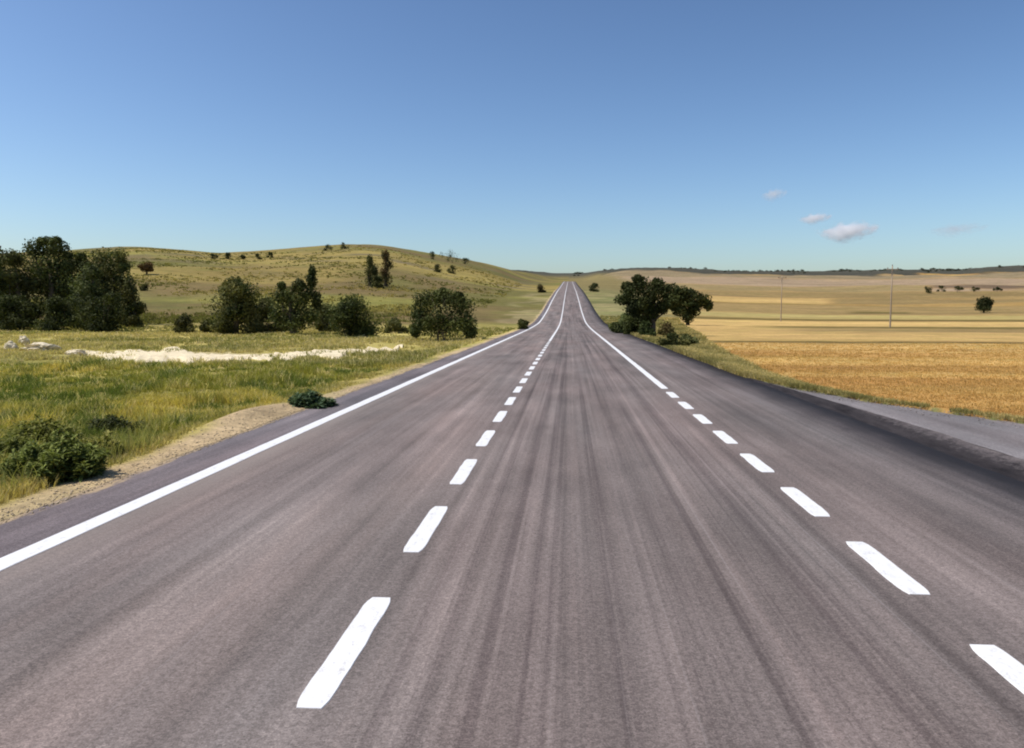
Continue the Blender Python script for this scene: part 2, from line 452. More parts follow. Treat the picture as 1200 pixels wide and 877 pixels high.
# turned-down kerbs of the mat so it has a real edge
nr = len(road_rows)
vl = v.reshape(nr, 9, 3)
extL = vl[:, :1].copy(); extL[..., 2] -= .10; extL[..., 0] -= .03
extR = vl[:, -1:].copy(); extR[..., 2] -= .12; extR[..., 0] += .03
vv = np.concatenate([extL, vl, extR], 1)
road = link('road', vv.reshape(-1, 3), grid_faces(nr, 11), M_asph, cols=None)
tag(road, kind='structure')

# gutter and side strip on the right
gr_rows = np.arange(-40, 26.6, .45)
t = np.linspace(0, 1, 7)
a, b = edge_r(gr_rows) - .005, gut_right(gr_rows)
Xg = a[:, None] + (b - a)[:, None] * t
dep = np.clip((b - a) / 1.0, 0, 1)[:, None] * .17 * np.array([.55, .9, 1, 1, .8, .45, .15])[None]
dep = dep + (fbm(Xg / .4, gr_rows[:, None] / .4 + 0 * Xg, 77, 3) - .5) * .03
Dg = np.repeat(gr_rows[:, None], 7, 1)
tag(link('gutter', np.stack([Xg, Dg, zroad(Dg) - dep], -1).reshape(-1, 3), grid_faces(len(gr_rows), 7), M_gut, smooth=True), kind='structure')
sr = np.arange(-40, 24.8, .45); t = np.linspace(0, 1, 14)
a = gut_right(sr) - .02; b = np.maximum(side_right(sr) + wob(sr, 5.5) * .5, a + .02)
Xs = a[:, None] + (b - a)[:, None] * t; Ds = np.repeat(sr[:, None], 14, 1)
Zs = zroad(Ds) - .03 - .05 * t[None] ** 2 + (fbm(Xs / 1.1, Ds / 1.1, 78, 3) - .5) * .05
tag(link('side_road', np.stack([Xs, Ds, Zs], -1).reshape(-1, 3), grid_faces(len(sr), 14), M_side, smooth=True), kind='structure')

# painted markings: thin raised coats of paint, slightly irregular edges
def paint_run(xc, width, d0, d1, step):
    n = max(2, int((d1 - d0) / step) + 1)
    ds = np.linspace(d0, d1, n)
    e = .012
    xl_ = xc - width/2 + (fbm(ds*3.1, ds*0+xc, 81, 3)-.5)*e*2
    xr_ = xc + width/2 + (fbm(ds*3.1, ds*0+xc+4, 82, 3)-.5)*e*2
    return ds, xl_, xr_
def paint_mesh(name, runs, round_ends=False):
    V, Fc = [], []
    for ds, a, b in runs:
        base = len(V); n = len(ds)
        zz = zroad(ds)
        for i in range(n):
            s = 0
            if round_ends and n > 6:
                k = min(i, n - 1 - i)
                s = (.12, .03, .0)[k] * (b[i]-a[i]) if k < 3 else 0
            V += [(a[i]+s, ds[i], zz[i]-.002), (a[i]+s+.004, ds[i], zz[i]+.004), (b[i]-s-.004, ds[i], zz[i]+.004), (b[i]-s, ds[i], zz[i]-.002)]
        for i in range(n - 1):
            q = base + i * 4
            for k in range(3): Fc.append((q+k, q+k+1, q+k+5, q+k+4))
        q = base; Fc.append((q, q+3, q+2, q+1)); q = base + (n-1)*4; Fc.append((q, q+1, q+2, q+3))
    return link(name, np.array(V), Fc, M_paint)
def depth_at(px, py):
    u, s = ray(px, py); return -CAM_H / s
def lat_at(px, py):
    u, s = ray(px, py); return u * -CAM_H / s
XL, XC, XR = -4.93, -1.43, 2.735
frow = lambda d0, d1: [r for r in rows if d0 < r < d1]
def long_run(xc, w, d0, d1):
    ds = np.array([d0] + frow(d0, d1) + [d1]); e = .012 * (ds < 80)
    grow = 1.0
    return ds, xc - w/2*grow + (fbm(ds*1.3, ds*0+xc, 83, 3)-.5)*e*2, xc + w/2*grow + (fbm(ds*1.3, ds*0+xc+7, 84, 3)-.5)*e*2
tag(paint_mesh('edge_line', [long_run(XL, .245, -38, 1050)]), kind='structure')
P_C, L_C = 2.78, 1.66
d0 = depth_at(375, 831)
cr = []
d = d0 - 14 * P_C
while d < 55: cr.append(paint_run(XC, 0.195, d, d + L_C, .08)); d += P_C
cr.append(long_run(XC, 0.195, d, 1050))
tag(paint_mesh('centre_line', cr, True), kind='structure')
P_R, L_R = 2.285, 1.375
d0 = depth_at(1075, 697)
rr_ = []
d = d0 - 16 * P_R
while d < 21.5: rr_.append(paint_run(XR, .212, d, d + L_R, .08)); d += P_R
rr_.append(long_run(XR, .205, d, 1050))
tag(paint_mesh('lane_line', rr_, True), kind='structure')

# ------------------------------------------------------------------ dirt track through the left grass
tx = np.arange(84, 474, 4.0)
top = np.interp(tx, [84,110,150,185,205,225,260,350,420,474], [411,412,411,410,407,412,414,412.5,408.5,405])
bot = np.interp(tx, [84,105,130,170,200,250,300,350,400,440,474], [413.5,417.5,424,428.5,426.5,425.5,424,422.5,419.5,415,411])
nz = (fbm(tx/9, tx*0, 91, 3)-.5)*5; nz2 = (fbm(tx/6, tx*0+5, 92, 3)-.5)*14
V = []
for i, x_ in enumerate(tx):
    p, q = hit(x_, bot[i]+nz2[i]), hit(x_, top[i]+nz[i])
    for k in range(7):
        P = p + (q-p)*k/6
        hmp = .03 + .05*math.sin(math.pi*k/6) + .05*(random.random()-.5) + (.06*math.exp(-((x_-203)/14)**2)*(k/6))
        edge = 0 if k not in (0, 6) else -.14
        V.append((P[0], P[1], zland(P[0], P[1])[()] + hmp + edge))
trk = link('dirt_track', np.array(V), grid_faces(len(tx), 7), M_track, smooth=True); tag(trk, kind='structure')
TV = np.array(V).reshape(len(tx), 7, 3)
def in_track(x, D):
    px = px_of(x, D); r = np.hypot(0*x, D)
    lo = np.interp(px, [px_of(*p) for p in TV[:, 0, :2]], TV[:, 0, 1]); hi_ = np.interp(px, [px_of(*p) for p in TV[:, 6, :2]], TV[:, 6, 1])
    return (px > 84) & (px < 474) & (D > lo - .2) & (D < hi_ + .2)

# ------------------------------------------------------------------ grass (uncountable)
def tufts(name, x, D, height, nb, spread, colour, wid, lean=.5):
    """x, D, height, wid: arrays per tuft; nb blades each; colour (n,3)"""
    n = len(x); z = zland(x, D)
    idx = np.repeat(np.arange(n), nb); m = len(idx)
    a = rng.uniform(0, 2*np.pi, m); r = spread[idx] * np.sqrt(rng.random(m))
    bx, by = x[idx] + r*np.cos(a), D[idx] + r*np.sin(a)
    bz = z[idx] - .02
    h = height[idx] * rng.uniform(.45, 1.1, m)
    ta = a + rng.normal(0, .7, m); ln = lean * h * rng.uniform(.15, 1, m)
    wa = rng.uniform(0, 2*np.pi, m); w = wid[idx]
    wx, wy = np.cos(wa)*w/2, np.sin(wa)*w/2
    P = np.empty((m, 5, 3))
    P[:, 0] = np.stack([bx-wx, by-wy, bz], -1); P[:, 1] = np.stack([bx+wx, by+wy, bz], -1)
    mx, my = bx + .35*ln*np.cos(ta), by + .35*ln*np.sin(ta)
    P[:, 2] = np.stack([mx+wx*.75, my+wy*.75, bz+h*.6], -1); P[:, 3] = np.stack([mx-wx*.75, my-wy*.75, bz+h*.6], -1)
    P[:, 4] = np.stack([bx+ln*np.cos(ta), by+ln*np.sin(ta), bz+h], -1)
    b5 = np.arange(m)[:, None] * 5
    F3 = np.concatenate([b5 + np.array([[0,1,2]]), b5 + np.array([[0,2,3]]), b5 + np.array([[3,2,4]])])
    c = colour[idx] * rng.uniform(.72, 1.28, (m, 1))
    return P.reshape(-1, 3), F3, np.repeat(c, 5, 0)
def merge(parts):
    V, Fc, Cc, o = [], [], [], 0
    for v, f, c in parts: V.append(v); Fc.append(f + o); Cc.append(c); o += len(v)
    return np.concatenate(V), np.concatenate(Fc), np.concatenate(Cc)
def scatter_left(n, dlo, dhi, pw=1.0):
    # even in log distance inside the view wedge and a margin
    D = np.exp(rng.uniform(math.log(dlo), math.log(dhi), n))
    u = rng.uniform(-1.0, -.02, n); x = u * D
    return x, D
parts = []
x, D = scatter_left(26000, 5.5, 34)
lo = -x - 5.94
n1 = fbm(x/1.6, D/1.6, 101, 3); n2 = fbm(x/5, D/5, 102, 3)
k = (lo > .28 + n1*.5 + .55*np.exp(-((D-15.2)/2.6)**2)) & (~in_track(x, D) | (rng.random(len(x)) < .04)) & (rng.random(len(x)) < .25 + 1.1*n1)
x, D, n1, n2, lo = x[k], D[k], n1[k], n2[k], lo[k]
col = lerp(np.broadcast_to(C(.31,.285,.06), (len(x),3)), C(.56,.44,.115), sstep(.40,.62,n2))
col = lerp(col, C(.13,.165,.035), sstep(.45,.62,fbm(x/.9, D/1.3, 105, 3))*.9)
col = lerp(col, C(.68,.55,.25), (rng.random(len(x)) < .16)*.9)
col = lerp(col, C(.50,.39,.17), (1-sstep(.8,1.9,lo))*.6)
hgt = (.07 + .55*n1*n1*(.5+n2)) * (1 - .55*(1-sstep(.6,2.0,lo)))
cx = np.array([hit(a, b)[:2] for a, b in ((66,562),(8,556),(52,520),(112,540),(138,513),(100,556),(30,575),(150,530),(190,500))])
kk = rng.integers(0, len(cx), 420); q = cx[kk] + rng.normal(0, .42, (420, 2)); q = q[q[:, 0] < -6.7]
parts.append(tufts('grass', q[:, 0], q[:, 1], rng.uniform(.18, .50, len(q)), 11, np.full(len(q), .09), lerp(np.broadcast_to(C(.50,.42,.15), (len(q),3)), C(.26,.27,.07), rng.random(len(q))), np.full(len(q), .012), .6))
parts.append(tufts('grass', x, D, hgt, 13, .05 + .16*n1, col, .010 + .0007*D, .7))
x, D = scatter_left(17000, 32, 100)
lo = -x - 5.94; n1 = fbm(x/3, D/3, 103, 3); n2 = fbm(x/12, D/12, 104, 3)
k = (lo > .8) & (~in_track(x, D) | ((n1 > .5) & (rng.random(len(x)) < .10))) & (n1 > .34)
x, D, n1, n2 = x[k], D[k], n1[k], n2[k]
col = lerp(np.broadcast_to(C(.52,.42,.17), (len(x),3)), C(.26,.24,.075), sstep(.42,.6,n2))
col = lerp(col, C(.62,.50,.26), (rng.random(len(x)) < .25)*.9)
parts.append(tufts('grass', x, D, .14+.26*n1, 9, .12 + .3*n1, col, .0012*D, .7))
v, f, c = merge(parts)
tag(link('grass', v, f, M_grass, cols=c), 'yellow green grass covering the verge left of the road', 'grass', kind='stuff')

# tussocks and dry scrub on the slopes
D = np.exp(rng.uniform(math.log(95), math.log(520), 26000)); u = rng.uniform(-1.0, -.03, len(D)); x = u*D
n1 = fbm(x/18, D/26, 131, 4); n2 = fbm(x/60, D/60, 132, 3)
k = (-x > 14 + .03*D) & (rng.random(len(D)) < sstep(.38, .62, n1)); x, D, n1, n2 = x[k], D[k], n1[k], n2[k]
col = lerp(np.broadcast_to(C(.19,.175,.045), (len(x),3)), C(.38,.29,.09), sstep(.45,.6,n2))
col = lerp(col, C(.085,.085,.025), (rng.random(len(x)) < .25)*.8)
v, f, c = tufts('scrub', x, D, rng.uniform(.18,.6,len(x)), 8, rng.uniform(.2, 1.1, len(x)), col, .0012*D, .8)
tag(link('slope_grass', v, f, M_grass, cols=c), 'dry tussock grass and low scrub spread over the left hill', 'grass', kind='stuff')

# stubble of the harvested field on the right, and the scrubby verge grass by the road
D = np.exp(rng.uniform(math.log(12), math.log(57), 26000)); u = rng.uniform(.02, .72, len(D)); x = u*D
ro = x - np.maximum(5.85, side_right(np.minimum(D, 27.)))
vw = np.interp(D, VW_D, VW)
k = (ro > vw*.9 + .1) ; x, D = x[k], D[k]
n2 = fbm(x/45, D/3.2, 51, 4)
col = lerp(np.broadcast_to(C(.60,.37,.125), (len(x),3)), C(.53,.32,.11), sstep(.4,.62,n2))
parts = [tufts('stubble', x, D, np.full(len(x), .055)+.04*n2, 7, np.full(len(x), .16), col, .008+.0007*D, .5)]
v, f, c = merge(parts)
tag(link('stubble', v, f, M_grass, cols=c), 'short golden stubble covering the harvested field right of the road', 'stubble', kind='stuff')
D = np.exp(rng.uniform(math.log(12), math.log(150), 15000)); 
vw = np.interp(D, VW_D, VW)
ro = .06 + rng.random(len(D))**1.3 * vw * 1.15; x = np.maximum(5.85, side_right(np.minimum(D, 27.))) + ro
n1 = fbm(x/1.8, D/3, 121, 3)
k = (n1 > .3) & (rng.random(len(D)) < .12 + .88*sstep(18, 28, D)); x, D, n1 = x[k], D[k], n1[k]
col = lerp(np.broadcast_to(C(.30,.25,.09), (len(x),3)), C(.50,.39,.16), sstep(.42,.62,n1))
parts = [tufts('verge_grass', x, D, .10 + .32*n1*sstep(18, 34, D), 10, .08+.2*n1, col, .008+.0009*D, .7)]
v, f, c = merge(parts)
tag(link('verge_grass', v, f, M_grass, cols=c), 'pale green weedy grass along the right edge of the road', 'grass', kind='stuff')

# ------------------------------------------------------------------ trees and shrubs
def tube(pts, rad, n=7):
    pts = np.asarray(pts, float); V, Fc = [], []
    for i, p in enumerate(pts):
        d = pts[min(i+1, len(pts)-1)] - pts[max(i-1, 0)]; d /= np.linalg.norm(d) + 1e-9
        a = np.cross(d, [.3, .9, .1]); a /= np.linalg.norm(a) + 1e-9; b = np.cross(d, a)
        for k in range(n):
            t = 2*np.pi*k/n; V.append(p + rad[i]*(math.cos(t)*a + math.sin(t)*b))
    for i in range(len(pts)-1):
        for k in range(n): Fc.append((i*n+k, i*n+(k+1) % n, (i+1)*n+(k+1) % n, (i+1)*n+k))
    Fc.append(tuple(range((len(pts)-1)*n, len(pts)*n)))
    return V, Fc
def wood(blobs, h, tr, stems, base_r):
    V, Fc = [], []
    def add(v, f):
        o = len(V); V.extend(v); Fc.extend([tuple(i+o for i in q) for q in f])
    for s in range(stems):
        a = rng.uniform(0, 6.28); off = np.array([math.cos(a), math.sin(a), 0]) * base_r * (0 if stems == 1 else 1)
        tip = np.array([off[0]*2.2, off[1]*2.2, h*.78]); bend = rng.normal(0, .05*h, 3)*[1,1,0]
        pts = [off + (tip-off)*t + bend*math.sin(math.pi*t) - [0,0,.15*(t == 0)] for t in (0, .12, .3, .5, .75, 1)]
        rr = tr / math.sqrt(stems)
        add(*tube(pts, [rr*1.5, rr*1.05, rr*.85, rr*.65, rr*.38, rr*.14]))
    for c, r in blobs:
        t0 = np.clip((c[2]/h)*.55, .15, .7); p0 = np.array([0, 0, h*.78*t0])
        mid = (p0 + c)/2 + rng.normal(0, .04*h, 3)
        add(*tube([p0, mid, c], [tr*.42, tr*.26, tr*.08], 5))
    return V, Fc
def leaves(blobs, per, size, base, tip, up_light=None, sparse=0.0):
    Ps, Ns, Cs = [], [], []
    for c, r in blobs:
        n = int(per*1.25*(1.0 if np.max(r) < 3.0 else 1.0))
        d = rng.normal(0, 1, (n, 3)); d /= np.linalg.norm(d, axis=1)[:, None]
        rr = rng.random(n) ** .45
        lump = .52 + .85*fbm(d[:, 0]*2.6 + c[0]*3, d[:, 2]*2.6 + d[:, 1]*2.1 + c[2]*3, 5, 2)
        p = c + d * (np.asarray(r) * (rr*lump)[:, None])
        nn = d*.9 + rng.normal(0, .65, (n, 3)); nn /= np.linalg.norm(nn, axis=1)[:, None]
        # colour differs from twig cluster to twig cluster (young / old leaves)
        q = vnoise(p[:, 0]*1.1 + 7, p[:, 2]*1.1 + p[:, 1]*.9, 9)
        cc = base + (tip-base) * np.clip(q*1.4-.3 + rng.normal(0, .18, n), 0, 1)[:, None]
        Ps.append(p); Ns.append(nn); Cs.append(cc * rng.uniform(.72, 1.4) * rng.uniform(.75, 1.25, (n, 1)))
    p, nn, cc = np.concatenate(Ps), np.concatenate(Ns), np.concatenate(Cs)
    p[:, 2] = np.maximum(p[:, 2], .03)
    m = len(p); s = size * rng.uniform(.6, 1.35, (m, 1))
    a = np.cross(nn, rng.normal(0, 1, (m, 3))); a /= np.linalg.norm(a, axis=1)[:, None] + 1e-9; b = np.cross(nn, a)
    V = np.stack([p - a*s*.5, p + b*s*.32 , p + a*s*.6 - nn*s*.1, p - b*s*.32], 1).reshape(-1, 3)
    return V, np.arange(m*4).reshape(m, 4), np.repeat(cc, 4, 0)
DK1, DK2 = C(.032,.043,.012), C(.105,.115,.032)
OL1, OL2 = C(.055,.055,.018), C(.125,.115,.035)
BR1, BR2 = C(.075,.045,.018), C(.15,.085,.03)
GR1, GR2 = C(.06,.075,.022), C(.16,.175,.06)
def envelope(style, w, h, nb):
    """blob centres and radii for a crown of width w and total height h"""
    B = []
    if style == 'broad':
        z0, z1 = .30*h, h
    elif style == 'bush':
        z0, z1 = 0.0, h
    elif style == 'low':
        z0, z1 = .0*h, h
    elif style == 'column':
        z0, z1 = .08*h, h
    tries = 0
    if nb <= 12 and style in ('bush', 'low'):
        B.append((np.array([0, 0, .46*h]), np.array([.40*w, .40*w, .44*h])))
    elif style in ('bush', 'low'):
        for q in (-1, 1): B.append((np.array([q*.16*w, 0, .42*h]), np.array([.27*w, .27*w, .36*h])))
        B.append((np.array([0, 0, .62*h]), np.array([.25*w, .25*w, .30*h])))
    while len(B) < nb and tries < 900:
        tries += 1
        t = rng.random()**(1.5 if style in ('bush','low') else 1)
        if style == 'column': prof = math.sin(math.pi*min(1, t*.75+.22))**.6; br = .36*w*(1-.45*t)
        elif style == 'bush': prof = math.sqrt(max(0, 1-t**2.2))*(.75+.25*min(1, t*4)); br = rng.uniform(.19, .31)*min(w, h*1.25)
        elif style == 'low': prof = math.sqrt(max(0, 1-t**3))*(.82+.18*min(1, t*3)); br = rng.uniform(.18, .30)*min(w, h)
        else: prof = math.sin(math.pi*(t*.82+.12))**.75; br = rng.uniform(.15, .28)*min(w, h)
        a = rng.uniform(0, 6.28); q = rng.random()**.5
        rad = max(0, prof*w*.53 - br*.62)*q
        z = z0 + t*(z1-z0); z = min(max(z, z0 + br*(.45 if style != 'bush' else .3)), h - br*.80)
        B.append((np.array([rad*math.cos(a), rad*math.sin(a), z]), np.array([br, br, br*(.85 if style != 'column' else 1.5)])))
    return B
def plant(name, label, cat, px, base_y, wpx, hpx, style, c1, c2, group=None, nb=14, per=420, leaf=None, stems=1, trunk='trunk', crown='crown', blobs=None, dist=None, solid=True):
    if dist is None: p = hit(px, base_y)
    else:
        u, s = ray(px, base_y); p = np.array([u*dist, dist, float(zland(u*dist, dist))])
    k = mpp(p[1]); w, h = wpx*k, hpx*k
    root = empty(name, p); tag(root, label, cat, group)
    B = envelope(style, w, h, nb) if blobs is None else [(np.array([bx*k, by*k, bz*k]), np.array([rx*k, rx*k, rz*k])) for bx, by, bz, rx, rz in blobs]
    size = leaf or max(.05, min(.42, 2.6*k))
    v, f, c = leaves(B, per, size, c1, c2)
    link(crown, v, f, M_leaf, root, cols=c)
    if solid:
        tr = (.045*h if trunk == 'trunk' else .02*h)
        wv, wf = wood(B[:9], h, tr, stems, .08*w)
        link(trunk, np.array(wv), wf, M_bark, root, smooth=True)
    return root

G_L = 'trees massed at the far left'
plant('tree', 'dark green tree cut off by the left border of the photo', 'tree', -14, 384, 70, 92, 'low', DK1, DK2, G_L, 18, 620, dist=93)
plant('tree', 'dark olive tree second from the left border, under the skyline of the tallest tree', 'tree', 22, 385, 62, 96, 'low', OL1, DK2, G_L, 18, 620, dist=96)
plant('tree', 'tallest dark tree of the mass at the far left, with a flat top', 'tree', 60, 384, 64, 110, 'column', DK1, DK2, G_L, 18, 620, dist=100,
      blobs=[(-16,0,94,15,13),(0,4,97,16,13),(15,0,95,14,13),(-18,0,72,19,18),(2,-4,74,20,20),(17,3,72,17,19),(-17,2,48,20,18),(4,0,48,22,20),(18,-2,48,17,18),(-14,0,24,20,18),(6,2,22,20,18),(18,0,24,15,16),(0,-8,60,15,18),(-5,0,104,8,6),(12,0,105,7,5)])
plant('tree', 'round topped green tree just right of the tallest tree at far left', 'tree', 104, 386, 60, 90, 'low', DK1, GR2*.8, G_L, 17, 600, dist=92)
plant('tree', 'lighter green tree at the right end of the mass at far left', 'tree', 142, 384, 44, 94, 'low', GR1*.9, OL2, G_L, 15, 520, dist=104)
plant('tree', 'dark tree filling the gap right behind the tallest tree at far left', 'tree', 90, 384, 50, 90, 'low', DK1, DK2, G_L, 16, 560, dist=103,
      blobs=[(-14,0,72,15,13),(0,3,76,15,12),(14,0,74,15,13),(-16,0,52,16,16),(2,-2,54,18,16),(17,2,52,15,16),(-15,2,30,17,17),(4,0,30,19,17),(17,0,28,15,16),(0,0,12,20,12),(-6,0,84,7,5),(9,0,83,6,5)])
plant('tree', 'dark tree in the back of the far left mass, between the two green trees', 'tree', 124, 383, 52, 90, 'low', DK1, OL2, G_L, 16, 560, dist=112)
plant('tree', 'dark tree behind the two trees at the left border', 'tree', 4, 383, 60, 98, 'low', DK1, DK2, G_L, 16, 560, dist=110)
plant('tree', 'shorter dark green tree closing the right end of the far left mass', 'tree', 154, 385, 30, 74, 'low', DK1, OL2, G_L, 14, 480, dist=98)
for (px, by, w, h, lb) in [(18, 386, 66, 46, 'dark understory bush below the left border trees'), (72, 387, 62, 44, 'dark understory bush at the foot of the tallest tree at far left'),
                           (122, 388, 58, 48, 'dark grey green bush at the right foot of the far left trees')]:
    plant('bush', lb, 'bush', px, by, w, h, 'bush', DK1*.8, DK2*.7, 'bushes below the far left trees', 12, 420, dist=86, trunk='stem', crown='foliage', stems=4)
plant('tree', 'small rusty brown tree on the slope right of the far left trees', 'tree', 172, 322, 18, 18, 'low', BR1, BR2, None, 9, 220)
plant('bush', 'single dark bush on the slope just below the rusty brown tree', 'bush', 170, 341, 14, 11, 'bush', OL1, OL2*.8, None, 6, 160, trunk='stem', crown='foliage', stems=3)
plant('bush', 'low dark olive bush on its own between far left trees and next tree', 'bush', 217, 390, 34, 22, 'bush', OL1, OL2, None, 9, 320, trunk='stem', crown='foliage', stems=4)
plant('tree', 'dark broad tree with yellow green top, left of the tall slim tree', 'tree', 276, 392, 74, 68, 'low', DK1, OL2, None, 18, 560)
plant('tree', 'tall uneven tree with a spire at its right, midway along the left tree row', 'tree', 345, 392, 60, 80, 'low', DK1, DK2, None, 18, 560,
      blobs=[(-16,0,44,13,15),(-20,0,24,12,16),(-8,2,22,14,16),(-6,0,46,11,14),(6,0,40,13,14),(8,-2,20,14,16),(22,0,22,11,16),(18,0,48,13,13),(22,0,64,8,11),(23,0,74,5,8),(8,0,58,10,9),(28,0,40,7,12),(-14,0,58,6,6),(0,0,12,16,11)])
plant('bush', 'wide dark bush between the tall uneven tree and the round road bush', 'bush', 411, 395, 74, 52, 'bush', DK1*.9, DK2*.9, None, 15, 520, trunk='stem', crown='foliage', stems=5)
plant('poplar_tree', 'left one of two slender poplars standing on the mid slope', 'tree', 434, 336, 19, 36, 'column', DK1, OL2, 'pair of slender poplars on the mid slope', 9, 230)
plant('poplar_tree', 'right taller one of two slender poplars standing on the mid slope', 'tree', 452, 336, 20, 41, 'column', OL1, BR2*.8, 'pair of slender poplars on the mid slope', 9, 230)
plant('bush', 'large round dark bush nearest the left edge of the road', 'bush', 519, 400, 82, 64, 'bush', DK1*.9, DK2, None, 22, 700, trunk='stem', crown='foliage', stems=6,
      blobs=[(-22,0,46,16,14),(-6,4,52,15,12),(10,-2,50,16,13),(24,0,40,16,15),(-28,0,30,13,15),(30,0,22,12,14),(-20,-8,20,17,15),(0,-10,28,20,18),(18,-8,20,18,16),(-4,8,16,22,14),(-33,0,12,8,10),(33,0,10,8,9),(0,0,58,7,5),(20,0,53,6,5)])
plant('bush', 'small dark bush standing at the left road edge ahead of the round bush', 'bush', 613, 386, 15, 12, 'bush', OL1*.8, DK2, None, 7, 200, trunk='stem', crown='foliage', stems=3)
plant('bush', 'tiny brown bush beside the road just before the crest', 'bush', 634, 343, 14, 10, 'bush', BR1*.8, OL1, None, 7, 160, trunk='stem', crown='foliage', stems=3)
for (px, by, w, h, lb) in [(312, 391, 42, 46, 'olive scrub bush filling the gap between the broad tree and the tall slim one'), (243, 391, 22, 16, 'low scrub bush at the left foot of the broad tree'),
                           (382, 391, 36, 36, 'olive scrub bush between the tall uneven tree and the wide dark bush'), (330, 393, 22, 18, 'small scrub bush under the tall uneven tree'), (462, 380, 34, 18, 'pale olive scrub bush between the wide dark bush and the round one')]:
    plant('bush', lb, 'bush', px, by, w, h, 'bush', OL1, C(.14,.14,.045), 'scrub between the trees of the left row', 10, 300, dist=82, trunk='stem', crown='foliage', stems=4)
plant('bush', 'dark low bush between the feet of the two slender poplars', 'bush', 443, 338, 22, 16, 'bush', DK1, OL2, None, 8, 200, trunk='stem', crown='foliage', stems=3)
# right side
plant('tree', 'spreading black green tree with a bent trunk at the right roadside', 'tree', 765, 391, 84, 70, 'broad', DK1*.75, DK2*.6, None, 18, 620, dist=72,
      blobs=[(-26,0,50,16,13),(-34,0,42,11,8),(-14,4,58,14,12),(-20,0,36,15,9),(0,-3,50,17,13),(12,3,52,16,12),(26,0,50,15,11),(20,-4,40,12,9),(-6,0,40,14,10),(-30,0,57,8,7),(-18,0,66,8,5),(4,0,60,10,7),(36,0,48,9,8),(-2,0,28,11,11),(-6,3,20,9,11),(-22,0,30,12,8),(10,0,33,10,9),(-12,-3,34,12,9),(24,2,44,13,10)])
plant('tree', 'smaller dark tree just right of the spreading roadside tree', 'tree', 806, 372, 48, 42, 'broad', DK1*.8, DK2*.7, None, 12, 420, dist=112,
      blobs=[(-14,0,30,10,8),(-18,0,24,8,6),(-4,3,33,11,8),(8,-2,32,11,9),(18,0,29,9,8),(23,0,22,6,6),(-2,-4,25,10,6),(10,3,24,9,6),(2,0,38,7,4),(-9,2,36,6,4),(-8,0,17,9,8),(7,-2,18,9,8),(-14,2,22,8,8),(0,-3,10,8,8)])
plant('bush', 'small dark bush on the right verge close to the crest', 'bush', 697, 342, 13, 11, 'bush', DK1, OL1, None, 7, 160, trunk='stem', crown='foliage', stems=3)
vb = [(744, 389, 34, 30, DK1*.85, DK2*.7, 'big dark shrub hugging the left side of the bent trunk', 75),
      (735, 372, 30, 22, GR1, GR2*1.25, 'light green shrub left of the spreading tree on the right verge', 84),
      (757, 392, 22, 20, DK1, GR1, 'dark shrub directly at the foot of the bent trunk', 66),
      (781, 388, 22, 22, BR1, OL2, 'brownish round shrub right of the bent trunk', 68),
      (788, 411, 40, 16, DK1, OL2, 'low dark shrub on the right verge nearest the camera', 49),
      (722, 390, 20, 14, GR1, GR2*1.15, 'pale green low shrub touching the right road edge', 78),
      (808, 404, 26, 14, OL1, GR2, 'olive green low shrub next to the golden field corner', 52)]
for px, by, w, h, a, b_, lb, ds_ in vb:
    plant('shrub', lb, 'shrub', px, by, w, h, 'bush', a, b_, 'shrubs on the right verge', 9, 330, trunk='stem', crown='foliage', stems=4, dist=ds_)
plant('tree', 'lone round dark tree in the middle of the far right fields', 'tree', 1153, 367, 20, 20, 'low', DK1*.8, OL1, None, 11, 330,
      blobs=[(0,0,10,8.5,8),(-4,0,7,6,6),(4,1,8,6,6),(1,0,14,6,5),(-3,1,13,5,5),(4,-2,12,5,5),(0,-3,5,7,4)])
hb = [(1088, 344, 11, 9, 'leftmost dark bush on the far right field border'), (1104, 342, 12, 7, 'brownish bush second from left on the far right field border'),
      (1123, 343, 12, 8, 'dark bush above and left of the lone round tree'), (1142, 342, 14, 6, 'low bush on the border straight above the lone round tree'), (1168, 342, 12, 6, 'rightmost low bush on the far right field border')]
for px, by, w, h, lb in hb:
    plant('bush', lb, 'bush', px, by, w, h, 'bush', DK1, OL1, 'bushes on the far right field border', 6, 130, trunk='stem', crown='foliage', stems=3)
# dots of scrub on the left skyline
sky_l = [(250,302.5,10,5,'low scrub at the left end of the left skyline'), (268,303,9,6,'scrub tree right of the left end of the skyline'), (284,303,10,4,'flat scrub in the dip of the left skyline'),
         (302,303,9,5,'scrub left of the middle of the left skyline'), (316,301,8,5,'scrub middle of the left skyline dip'), (384,293,9,6,'scrub on the shoulder left of the hilltop'), (404,291,10,6,'scrub on the hilltop left of its highest point'),
         (506,303,10,7,'small tree left of the big clump on the right hill slope'), (528,306,22,11,'largest scrub clump on the skyline right of the hilltop'), (512,318,9,7,'dark bush on the slope below the skyline scrub clump'), (530,320,10,8,'round bush on the slope straight below the largest clump'),
         (546,309,12,6,'low scrub trailing right of the largest skyline clump')]
for px, by, w, h, lb in sky_l:
    plant('bush', lb, 'bush', px, by+1, w*1.35, h*1.35, 'bush', DK1*1.1, OL1, 'scrub on the left skyline', 6, 120, trunk='stem', crown='foliage', stems=3)

